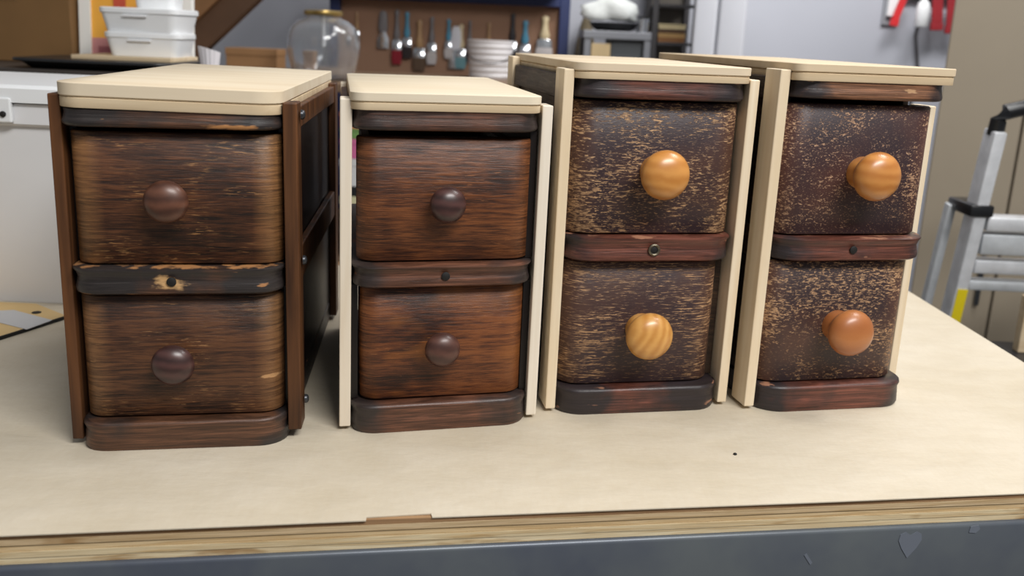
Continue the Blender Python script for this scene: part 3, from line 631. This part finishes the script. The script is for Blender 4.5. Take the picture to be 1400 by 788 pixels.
# coloured boxes on the lower shelf, stacked
cols = [('grey', (150, 150, 150), 0.10), ('cream', (226, 220, 178), 0.09), ('black', (30, 30, 32), 0.03), ('white', (226, 226, 226), 0.085), ('pink', (214, 112, 160), 0.06), ('green', (120, 158, 92), 0.03), ('orange', (222, 140, 100), 0.05), ('pale lilac', (212, 196, 214), 0.05)]
z = -0.3046
for nm, c, h_ in cols:
    lidbox('carton', -0.485, 3.02, z, 0.11, 0.16, h_, plain(nm.replace(' ', '_') + '_carton', rgb(*c), 0.5), nm + ' flat carton in the stack under the rear bench', 'carton', random.uniform(-0.03, 0.03), 'cartons stacked under the rear bench')
    z += h_ + 0.0006

# ------------------------------------------------------------------ rack with brushes
NAVY = plain('navy_steel', rgb(42, 52, 92), 0.4, 0.2)
t = thing('brush_rack', 'navy steel rack with a brown back board holding brushes', 'rack', (-0.28, 4.10, -0.9))
HB = plain('brown_hardboard', rgb(150, 114, 90), 0.7, var=0.08, sc=3)
obj('back_board', B(-0.47, 0.44, 0.0, 0.012, 0.62, 1.56, 0.001), HB, t)
for x in (-0.51, 0.425): obj('upright', B(x, x + 0.042, -0.04, 0.03, 0.0, 1.75, 0.003), NAVY, t)
obj('cross_beam', B(-0.4675, 0.4245, -0.05, -0.0005, 1.405, 1.465, 0.003), NAVY, t)
obj('shelf', B(-0.4675, 0.4245, -0.30, -0.0005, 1.4655, 1.480, 0.002), NAVY, t)
obj('lower_beam', B(-0.4675, 0.4245, -0.04, -0.0005, 0.64, 0.70, 0.003), NAVY, t)
CHR = plain('chrome', rgb(214, 218, 224), 0.18, 0.9)
hm = {n: plain(n.replace(' ', '_') + '_handle', rgb(*c), 0.4) for n, c in {'tan': (176, 140, 100), 'blue': (84, 150, 180), 'grey': (120, 116, 118), 'black': (44, 42, 46), 'cream': (214, 196, 158), 'brown': (118, 88, 66), 'white': (214, 214, 222)}.items()}
bmx = {n: plain(n + '_bristle', rgb(*c), 0.85) for n, c in {'dark': (48, 40, 40), 'brown': (94, 74, 58), 'red': (140, 30, 44), 'teal': (110, 150, 158), 'pale': (196, 190, 190)}.items()}
def brush(px, top, bot, fer, width, hname, br, label):
    """px, top, bottom, ferrule height in metres: hangs on the back board"""
    y = 4.0815; L = top - bot
    t = thing('paint_brush', label, 'brush', (px, y, bot), 0.0, 'brushes hanging on the brown board')
    hl = L - fer[0]
    hb = bmesh.new()
    prof = [(width * 0.22, L - hl), (width * 0.34, L - hl * 0.85), (width * 0.20, L - hl * 0.55), (width * 0.17, L - hl * 0.25), (width * 0.24, L - hl * 0.08), (width * 0.12, L)]
    lathe(hb, [(r, h) for r, h in prof], 12); bmesh.ops.scale(hb, vec=(1, 0.6, 1), verts=hb.verts[:]); obj('handle', hb, hm[hname], t, 50)
    f0 = fer[1]
    fb = bmesh.new(); loft(fb, [(rrect(width * 0.5, 0.0075, 0.004, 2), f0), (rrect(width * 0.46, 0.007, 0.004, 2), fer[0] - 0.004), (rrect(width * 0.26, 0.006, 0.003, 2), fer[0])]); obj('ferrule', fb, CHR, t, 40)
    bb = bmesh.new(); loft(bb, [(rrect(width * 0.44, 0.003, 0.0015, 2), 0.0), (rrect(width * 0.54, 0.007, 0.003, 2), f0 * 0.5), (rrect(width * 0.48, 0.0068, 0.003, 2), f0 - 0.0003)]); obj('bristles', bb, bmx[br], t, 40)
def blade(px, top, bot, width, hname, label):
    y = 4.0815; L = top - bot
    t = thing('scraper', label, 'scraper', (px, y, bot), 0.0, 'scrapers hanging on the brown board')
    hb = bmesh.new(); loft(hb, [(rrect(width * 0.42, 0.007, 0.005, 3), L * 0.45), (rrect(width * 0.5, 0.009, 0.006, 3), L * 0.6), (rrect(width * 0.42, 0.008, 0.006, 3), L * 0.9), (rrect(width * 0.25, 0.006, 0.004, 3), L)]); obj('handle', hb, hm[hname], t, 45)
    fb = bmesh.new(); loft(fb, [(rrect(width * 0.62, 0.0012, 0.0008, 2), 0.0), (rrect(width * 0.6, 0.0014, 0.0008, 2), L * 0.25), (rrect(width * 0.25, 0.0016, 0.0008, 2), L * 0.4498)]); obj('blade', fb, CHR, t, 40)
brush(-0.6817, 0.4543, 0.3210, (0.0614, 0.0347), 0.0233, 'tan', 'dark', 'thin tan-handled brush hanging just above the glass globe')
brush(-0.5174, 0.4698, 0.2516, (0.1004, 0.0567), 0.0400, 'grey', 'red', 'grey-handled brush with dark red bristles')
brush(-0.4755, 0.4629, 0.2769, (0.0856, 0.0484), 0.0400, 'blue', 'dark', 'blue-handled brush with a bright ferrule, leftmost of the blue ones')
brush(-0.4242, 0.4334, 0.2290, (0.094, 0.0532), 0.0500, 'tan', 'brown', 'tan-handled brush with wide brown bristles')
brush(-0.3736, 0.4471, 0.2577, (0.0871, 0.0492), 0.0400, 'grey', 'pale', 'grey-handled brush with pale bristles at the middle of the board')
brush(-0.3046, 0.4413, 0.2842, (0.0723, 0.0408), 0.0333, 'blue', 'pale', 'blue-handled brush with pale bristles left of the white bucket')
brush(-0.2532, 0.4232, 0.2451, (0.0819, 0.0463), 0.0433, 'cream', 'teal', 'cream-handled brush with teal bristles beside the white bucket')
brush(-0.2177, 0.4391, 0.2761, (0.075, 0.0424), 0.0267, 'grey', 'dark', 'slim grey-handled brush right beside the white bucket')
brush(-0.1397, 0.4338, 0.2795, (0.071, 0.0401), 0.0267, 'tan', 'brown', 'tan brush handle rising behind the white bucket')
brush(-0.0426, 0.4752, 0.2719, (0.0935, 0.0529), 0.0433, 'black', 'dark', 'black-handled brush right of the white bucket')
brush(0.0094, 0.4486, 0.2799, (0.0776, 0.0439), 0.0500, 'blue', 'pale', 'blue-handled brush with pale sides near the navy upright')
brush(0.0891, 0.4692, 0.3010, (0.0774, 0.0437), 0.0667, 'cream', 'pale', 'cream-handled wide brush nearest the right navy upright')
blade(-0.5741, 0.4617, 0.3138, 0.0381, 'grey', 'grey-handled scraper, leftmost of the two')
blade(-0.2739, 0.4137, 0.2442, 0.0476, 'white', 'white-handled wide scraper beside the teal brush')
# white bucket
bx = (-0.1169, 3.7000, 0.2337)
t = thing('white_bucket', 'ribbed white bucket below the hanging brushes', 'bucket', (bx[0], 3.62, ZB))
prof = [(0.070, 0.0002)]; zz = 0.004
hz_ = (-0.1191, 3.6200, 0.3673)[2] - ZB
for k in range(6):
    zz = 0.006 + k * hz_ / 6.6; prof += [(0.074 + k * 0.0018, zz), (0.0765 + k * 0.0018, zz + 0.006), (0.074 + k * 0.0018, zz + 0.012)]
prof += [(0.086, hz_ - 0.006), (0.086, hz_), (0.080, hz_)]
obj('bucket_body', lathe(bmesh.new(), prof, 32), plain('bucket_white', rgb(206, 204, 206), 0.5, var=0.05), t, 30)
hb = bmesh.new(); tube(hb, [(0.087 * math.cos(a), -0.02 - 0.075 * math.sin(a) , hz_ - 0.03 - 0.05 * math.sin(a)) for a in [PI * k / 12 for k in range(13)]], 0.0022, 6); obj('handle', hb, METAL_D, t, 60)

# ------------------------------------------------------------------ right of the rack: shelf with a bag, dark shelving, lockers
GM = plain('grey_shelf_metal', rgb(128, 130, 136), 0.4, 0.3)
t = thing('metal_stand', 'grey metal stand carrying a white bundle beside the brush rack', 'stand', (0.36, 3.95, -0.9))
zs = (0.3755, 3.8000, 0.4196)[2] + 0.9
obj('stand_top', B(-0.13, 0.130, -0.16, 0.15, zs - 0.03, zs, 0.003), GM, t)
obj('drawer_block', B(-0.02, 0.12, -0.12, 0.14, zs - 0.30, zs - 0.0305, 0.003), plain('slate_metal', rgb(84, 88, 92), 0.5), t)
for x in (-0.125, 0.104):
    for y in (-0.155, 0.12): obj('leg', B(x, x + 0.025, y, y + 0.025, 0.0, zs - 0.0305, 0.002), GM, t)
obj('low_shelf', B(-0.13, 0.130, -0.16, 0.15, zs - 0.33, zs - 0.31, 0.002), GM, t)
lidbox('carton', 0.295, 3.85, zs - 0.9 - 0.3098, 0.07, 0.10, 0.262, plain('kraft_carton', rgb(196, 172, 130), 0.6), 'cream carton inside the grey metal stand', 'carton', 0.1)
zs0 = zs - 0.9
t = thing('black_pan', 'round black pan under the white cloth bundle', 'pan', (0.355, 3.93, zs0 + 0.0003))
obj('pan_body', lathe(bmesh.new(), [(0.065, 0.0), (0.085, 0.012), (0.098, 0.032), (0.094, 0.032), (0.08, 0.015), (0.06, 0.005)], 24), plain('black_enamel', rgb(26, 26, 28), 0.4), t, 45)
obj('pan_handle', bar(bmesh.new(), (0.096, 0, 0.028), (0.150, -0.01, 0.034), 0.016, 0.008, 0.002, side=(0, 1, 0)), BLACK, t)
bm = bmesh.new(); bmesh.ops.create_icosphere(bm, subdivisions=3, radius=1.0)
for v in bm.verts:
    n_ = v.co.normalized(); k = 1 + 0.12 * math.sin(5 * n_.x + 2 * n_.z) + 0.10 * math.sin(7 * n_.y + 3 * n_.x) + 0.06 * math.sin(13 * n_.z + 9 * n_.x)
    v.co = Vector((n_.x * 0.108 * k, n_.y * 0.07 * k, max(n_.z, -0.6) * 0.055 * k))
t = thing('cloth_bundle', 'crumpled white cloth bundle lying in the black pan', 'bundle', (0.345, 3.93, zs0 + 0.075))
obj('folded_cloth', bm, plain('white_cloth', rgb(226, 230, 228), 0.8, var=0.08, sc=20), t, 180)
tag(obj('olive_sack', lathe(bmesh.new(), [(0.05, -1.2598), (0.060, -1.2), (0.055, -0.6), (0.045, -0.10), (0.040, 0.0), (0.030, 0.06), (0.016, 0.11), (0.01, 0.12)], 14, 'z', (0.265, 4.21, 0.36)), plain('olive_sack', rgb(120, 108, 86), 0.85, var=0.3, sc=14), None, 60), 'mottled olive sack standing right of the navy upright', 'sack')
t = thing('tin', 'small shiny tin beside the white bundle', 'tin', (0.464, 3.88, zs0 + 0.0003))
obj('can', lathe(bmesh.new(), [(0.022, 0), (0.022, 0.05), (0.019, 0.052)], 18), CHR, t, 40); obj('tin_lid', lathe(bmesh.new(), [(0.0205, 0.0522), (0.0205, 0.058), (0.014, 0.060)], 18), BLACK, t, 40)
# dark open shelving
DKM = plain('dark_shelf_metal', rgb(66, 64, 66), 0.5)
t = thing('open_shelving', 'dark open shelving with tan stacks beside the pale lockers', 'shelving', (0.592, 4.05, -0.9))
for x in (-0.085, 0.075):
    for y in (-0.12, 0.12): obj('upright', B(x, x + 0.022, y, y + 0.022, 0.0, 1.75, 0.002), DKM, t)
shz = [0.30, 0.75, (0.5744, 3.9000, 0.3867)[2] + 0.9, (0.5623, 3.9000, 0.5322)[2] + 0.9, 1.70]
for z in shz: obj('shelf', B(-0.062, 0.0745, -0.13, 0.14, z - 0.012, z, 0.001), DKM, t)
obj('back_sheet', B(-0.085, 0.097, 0.1425, 0.148, 0.2, 1.72), plain('dim_back_sheet', rgb(110, 104, 96), 0.6), t)
z = shz[2] - 0.9 + 0.0004
for nm, c, h_ in (('brown', (150, 104, 62), 0.018), ('tan', (186, 150, 96), 0.016), ('dark brown', (84, 58, 40), 0.014), ('cream', (206, 190, 148), 0.020)):
    lidbox('flat_box', 0.588, 4.00, z, 0.105, 0.12, h_, plain(nm.replace(' ', '_') + '_flat_box', rgb(*c), 0.6), nm + ' flat box in the small stack on the dark shelving', 'box', random.uniform(-0.02, 0.02), 'flat boxes on the dark shelving'); z += h_ + 0.0006
# pale lockers with rounded bright edges
LKM = plain('pale_locker', rgb(198, 200, 208), 0.22, var=0.03, coat=0.4)
x0, x1 = (0.5860, 3.5000, 0.4348)[0], (0.7649, 3.5000, 0.4423)[0]
t = thing('locker', 'tall pale grey locker with rounded shiny door edges', 'locker', ((x0 + x1) / 2 + 0.028, 3.58, -0.9), -0.2)
hw = (x1 - x0) / 2
obj('carcass', B(-hw, hw, -0.10, 0.22, 0.02, 1.85, 0.004), LKM, t)
for a, c in ((-hw, -hw * 0.12), (-hw * 0.06, hw * 0.96)):
    d = obj('door', B(a, c, -0.124, -0.1005, 0.05, 1.83, 0.011, seg=5), LKM, t, 50)
    obj('handle', B(c - 0.022, c - 0.014, -0.138, -0.1242, 0.95, 1.06, 0.002), CHR, d)
obj('plinth', B(-hw + 0.01, hw - 0.01, -0.09, 0.21, 0.0, 0.0198), BLACK, t)

# ------------------------------------------------------------------ on the rear wall
a = (1.5646, 4.2800, 0.6182); t = thing('switch_box', 'small white switch box on the rear wall', 'switch', (a[0], 4.299, a[2]))
obj('back_plate', B(-0.033, 0.033, -0.014, -0.0005, -0.12, 0.07, 0.002), plain('grey_plate', rgb(140, 142, 148), 0.5), t)
obj('cover', B(-0.022, 0.022, -0.034, -0.0145, -0.085, 0.05, 0.003), WHITE, t); 
a = (1.6705, 4.2000, 0.5874)
t = thing('hook_rail', 'dark hook rail holding red straps and a white bottle', 'rail', (a[0], 4.299, a[2]))
obj('rail_board', B(-0.10, 0.22, -0.03, -0.0005, 0.02, 0.06, 0.003), DKM, t)
for x in (-0.075, 0.0, 0.075, 0.14): obj('hook', bar(bmesh.new(), (x, -0.03, 0.035), (x, -0.075, 0.045), 0.006, 0.006, 0.001), METAL_D, t)
RED = plain('red_fabric', rgb(196, 34, 40), 0.6); RED2 = plain('dark_red_fabric', rgb(142, 24, 34), 0.65)
def strap(x, z0, z1, dx, m, wd, label):
    t = thing('strap', label, 'strap', (a[0] + x, 4.235, a[2]), 0.0)
    sbm = bmesh.new(); bar(sbm, (0, 0, z0), (dx, -0.005, z1), wd, 0.012, 0.003); obj('webbing', sbm, m, t); 
    obj('buckle', bar(bmesh.new(), (dx, -0.005, z1 + 0.0), (dx * 1.12, -0.006, z1 - 0.03), wd * 1.15, 0.018, 0.003), m, t)
strap(-0.075, 0.035, -0.065, -0.03, RED, 0.030, 'bright red strap left of the white bottle')
strap(0.062, 0.035, -0.075, 0.01, RED2, 0.045, 'dark red strap right of the white bottle')
strap(0.125, 0.035, -0.085, 0.01, RED2, 0.045, 'dark red strap nearest the taupe cabinet')
t = thing('white_bottle', 'white plastic bottle hanging between red straps', 'bottle', (a[0] - 0.005, 4.20, a[2] - 0.095))
obj('bottle_body', lathe(bmesh.new(), [(0.024, 0), (0.028, 0.004), (0.028, 0.075), (0.022, 0.098), (0.011, 0.108), (0.010, 0.118)], 20), WHITE, t, 50)
obj('bottle_cap', lathe(bmesh.new(), [(0.013, 0.1182), (0.013, 0.135), (0.010, 0.138)], 16), BLACK, t, 50)
e = (1.7204, 4.2500, 0.3289)
tag(obj('cable', tube(bmesh.new(), [(a[0] + 0.02, 4.285, a[2] - 0.06), (a[0] + 0.012, 4.285, a[2] - 0.13), (e[0] - 0.01, 4.285, e[2]), (e[0] - 0.03, 4.285, e[2] - 0.4), (e[0] - 0.03, 4.285, -0.7)], 0.007, 8), DKM, None, 60), 'dark cable running down the rear wall below the red straps', 'cable')

# ------------------------------------------------------------------ taupe cabinet, stepladder, framed panel on the right
TAU = plain('taupe_paint', rgb(158, 146, 128), 0.5, var=0.04, sc=3)
t = thing('tall_cabinet', 'tall taupe cabinet behind the stepladder', 'cabinet', (1.135, 2.66, -0.9), -0.42)
obj('carcass', B(0.0, 0.90, 0.022, 0.45, 0.05, 2.05, 0.004), TAU, t)
obj('plinth', B(0.02, 0.88, 0.04, 0.43, 0.0, 0.0495), BLACK, t)
for u0, u1 in ((0.002, 0.205), (0.211, 0.55), (0.556, 0.898)):
    d = obj('door', B(u0, u1, 0.0, 0.0215, 0.07, 2.04, 0.003), TAU, t)
    obj('handle', B(u1 - 0.04, u1 - 0.028, -0.016, -0.0002, 0.62, 0.76, 0.002), METAL_D, d)
AL = plain('brushed_aluminium', rgb(214, 216, 220), 0.4, 0.35, sc=30); AL2 = plain('dull_aluminium', rgb(196, 200, 204), 0.45, 0.35, sc=30)
BKP = plain('black_ladder_plastic', rgb(22, 23, 26), 0.3); YEL = plain('yellow_sticker', rgb(222, 200, 30), 0.4)
LX, LY = 1.05, 2.05
t = thing('stepladder', 'folded aluminium stepladder with black grip in front of the taupe cabinet', 'ladder', (LX, LY, -0.9))
V = lambda p: Vector(p) - Vector((LX, LY, -0.9))
f0 = V((0.9776, 2.0000, 0.2427)); f1 = V((0.9686, 2.0500, -0.1832)); dd = (f1 - f0).normalized(); f2 = f0 + dd * (f0.z / -dd.z)
gap = Vector((0.37, 0.0, 0.0))
for k in (0, 1):
    o_ = gap * k; s_k = -1 if k else 1
    mir = (lambda p: Vector((gap.x + 2 * (f0.x) - p.x, p.y, p.z))) if k else (lambda p: p)
    st = obj('front_stile', bar(bmesh.new(), mir(f2), mir(f0), 0.027, 0.05, 0.004), AL, t, 40)
    if k == 0: obj('sticker', bar(bmesh.new(), f0 + dd * 0.345 + Vector((0.001, -0.0262, 0)), f0 + dd * 0.43 + Vector((0.001, -0.0262, 0)), 0.022, 0.001, 0), YEL, st)
    r0 = mir(f0 + dd * 0.17 + Vector((-0.024, 0.07, 0))); r1 = mir(f0 + dd * (f0.z / -dd.z) + Vector((-0.028, 0.09, 0)))
    r1.z = 0.0
    obj('rear_stile', bar(bmesh.new(), r1, r0, 0.018, 0.025, 0.003), AL2, t, 40)
    jc = mir(f0 + dd * 0.168)
    obj('joint_block', B(jc.x - 0.026, jc.x + 0.024, jc.y - 0.030, jc.y + 0.085, jc.z - 0.014, jc.z + 0.012, 0.005), BKP, t, 40)
# grip across the top
gp = [f0 - dd * -0.01, f0 - dd * 0.02, f0 - dd * 0.038 + Vector((0.012, 0, 0)), f0 - dd * 0.045 + Vector((0.05, 0, 0.004))]
top_r = [Vector((gap.x + 2 * f0.x - p.x, p.y, p.z)) for p in gp[::-1]]
obj('grip', tube(bmesh.new(), gp + top_r, 0.017, 10), BKP, t, 60)
# treads
for q, (d0, hh) in enumerate(((0.185, 0.030), (0.225, 0.045), (0.283, 0.030), (0.33, 0.022))):
    c0 = f0 + dd * d0; wl = gap.x - 2 * (c0.x - f0.x) 
    obj('tread', B(c0.x + 0.020, c0.x + wl - 0.020, c0.y - 0.02 + 0.004 * q, c0.y + 0.03, c0.z - hh * 0.9, c0.z + hh * 0.1, 0.004), AL2 if q % 2 else AL, t, 40)
for d0 in (0.55, 0.80):
    c0 = f0 + dd * d0; wl = gap.x - 2 * (c0.x - f0.x)
    obj('tread', B(c0.x + 0.020, c0.x + wl - 0.020, c0.y - 0.04, c0.y + 0.03, c0.z - 0.02, c0.z + 0.01, 0.004), AL, t, 40)
# framed dark panel on a black cart
fp = (1.0146, 1.9000, -0.1832)
t = thing('utility_cart', 'black utility cart beyond the right edge of the table', 'cart', (1.30, 1.86, -0.9))
ct = plain('black_cart', rgb(34, 34, 38), 0.4)
zc = fp[2] + 0.9 - 0.012
cx0 = fp[0] - 1.30 - 0.004
obj('tray', B(cx0, 0.26, -0.14, 0.10, zc - 0.03, zc, 0.004), ct, t)
obj('lower_tray', B(cx0, 0.26, -0.14, 0.10, 0.12, 0.15, 0.004), ct, t)
for x in (cx0 + 0.004, 0.23):
    for y in (-0.135, 0.07): obj('post', B(x, x + 0.024, y, y + 0.024, 0.0, zc - 0.0305, 0.002), ct, t)
t = thing('chalkboard', 'small dark board in a tan wooden frame standing on the black cart', 'board', (fp[0] + 0.185, 1.89, fp[2] - 0.0115), 0.0)
fh = 0.118
for x0, x1, z0, z1 in ((-0.162, -0.138, 0, fh), (0.108, 0.14, 0, fh), (-0.1378, 0.1078, fh - 0.022, fh), (-0.1378, 0.1078, 0, 0.012)): obj('frame_bar', B(x0, x1, -0.012, 0.012, z0, z1, 0.002), PLY_LOW, t)
obj('dark_panel', B(-0.1376, 0.1076, -0.004, 0.004, 0.0122, fh - 0.0222), plain('dark_navy_panel', rgb(44, 46, 58), 0.5), t)
mark(HEART, 0.3785, -0.0457)
mark([(-0.005, -0.003), (0.002, -0.004), (0.006, 0.0), (0.004, 0.004), (-0.004, 0.003)], 0.4422, -0.0335)
mark([(-0.004, 0.004), (-0.002, 0.006), (0.005, -0.004), (0.003, -0.006)], 0.2806, -0.0556)
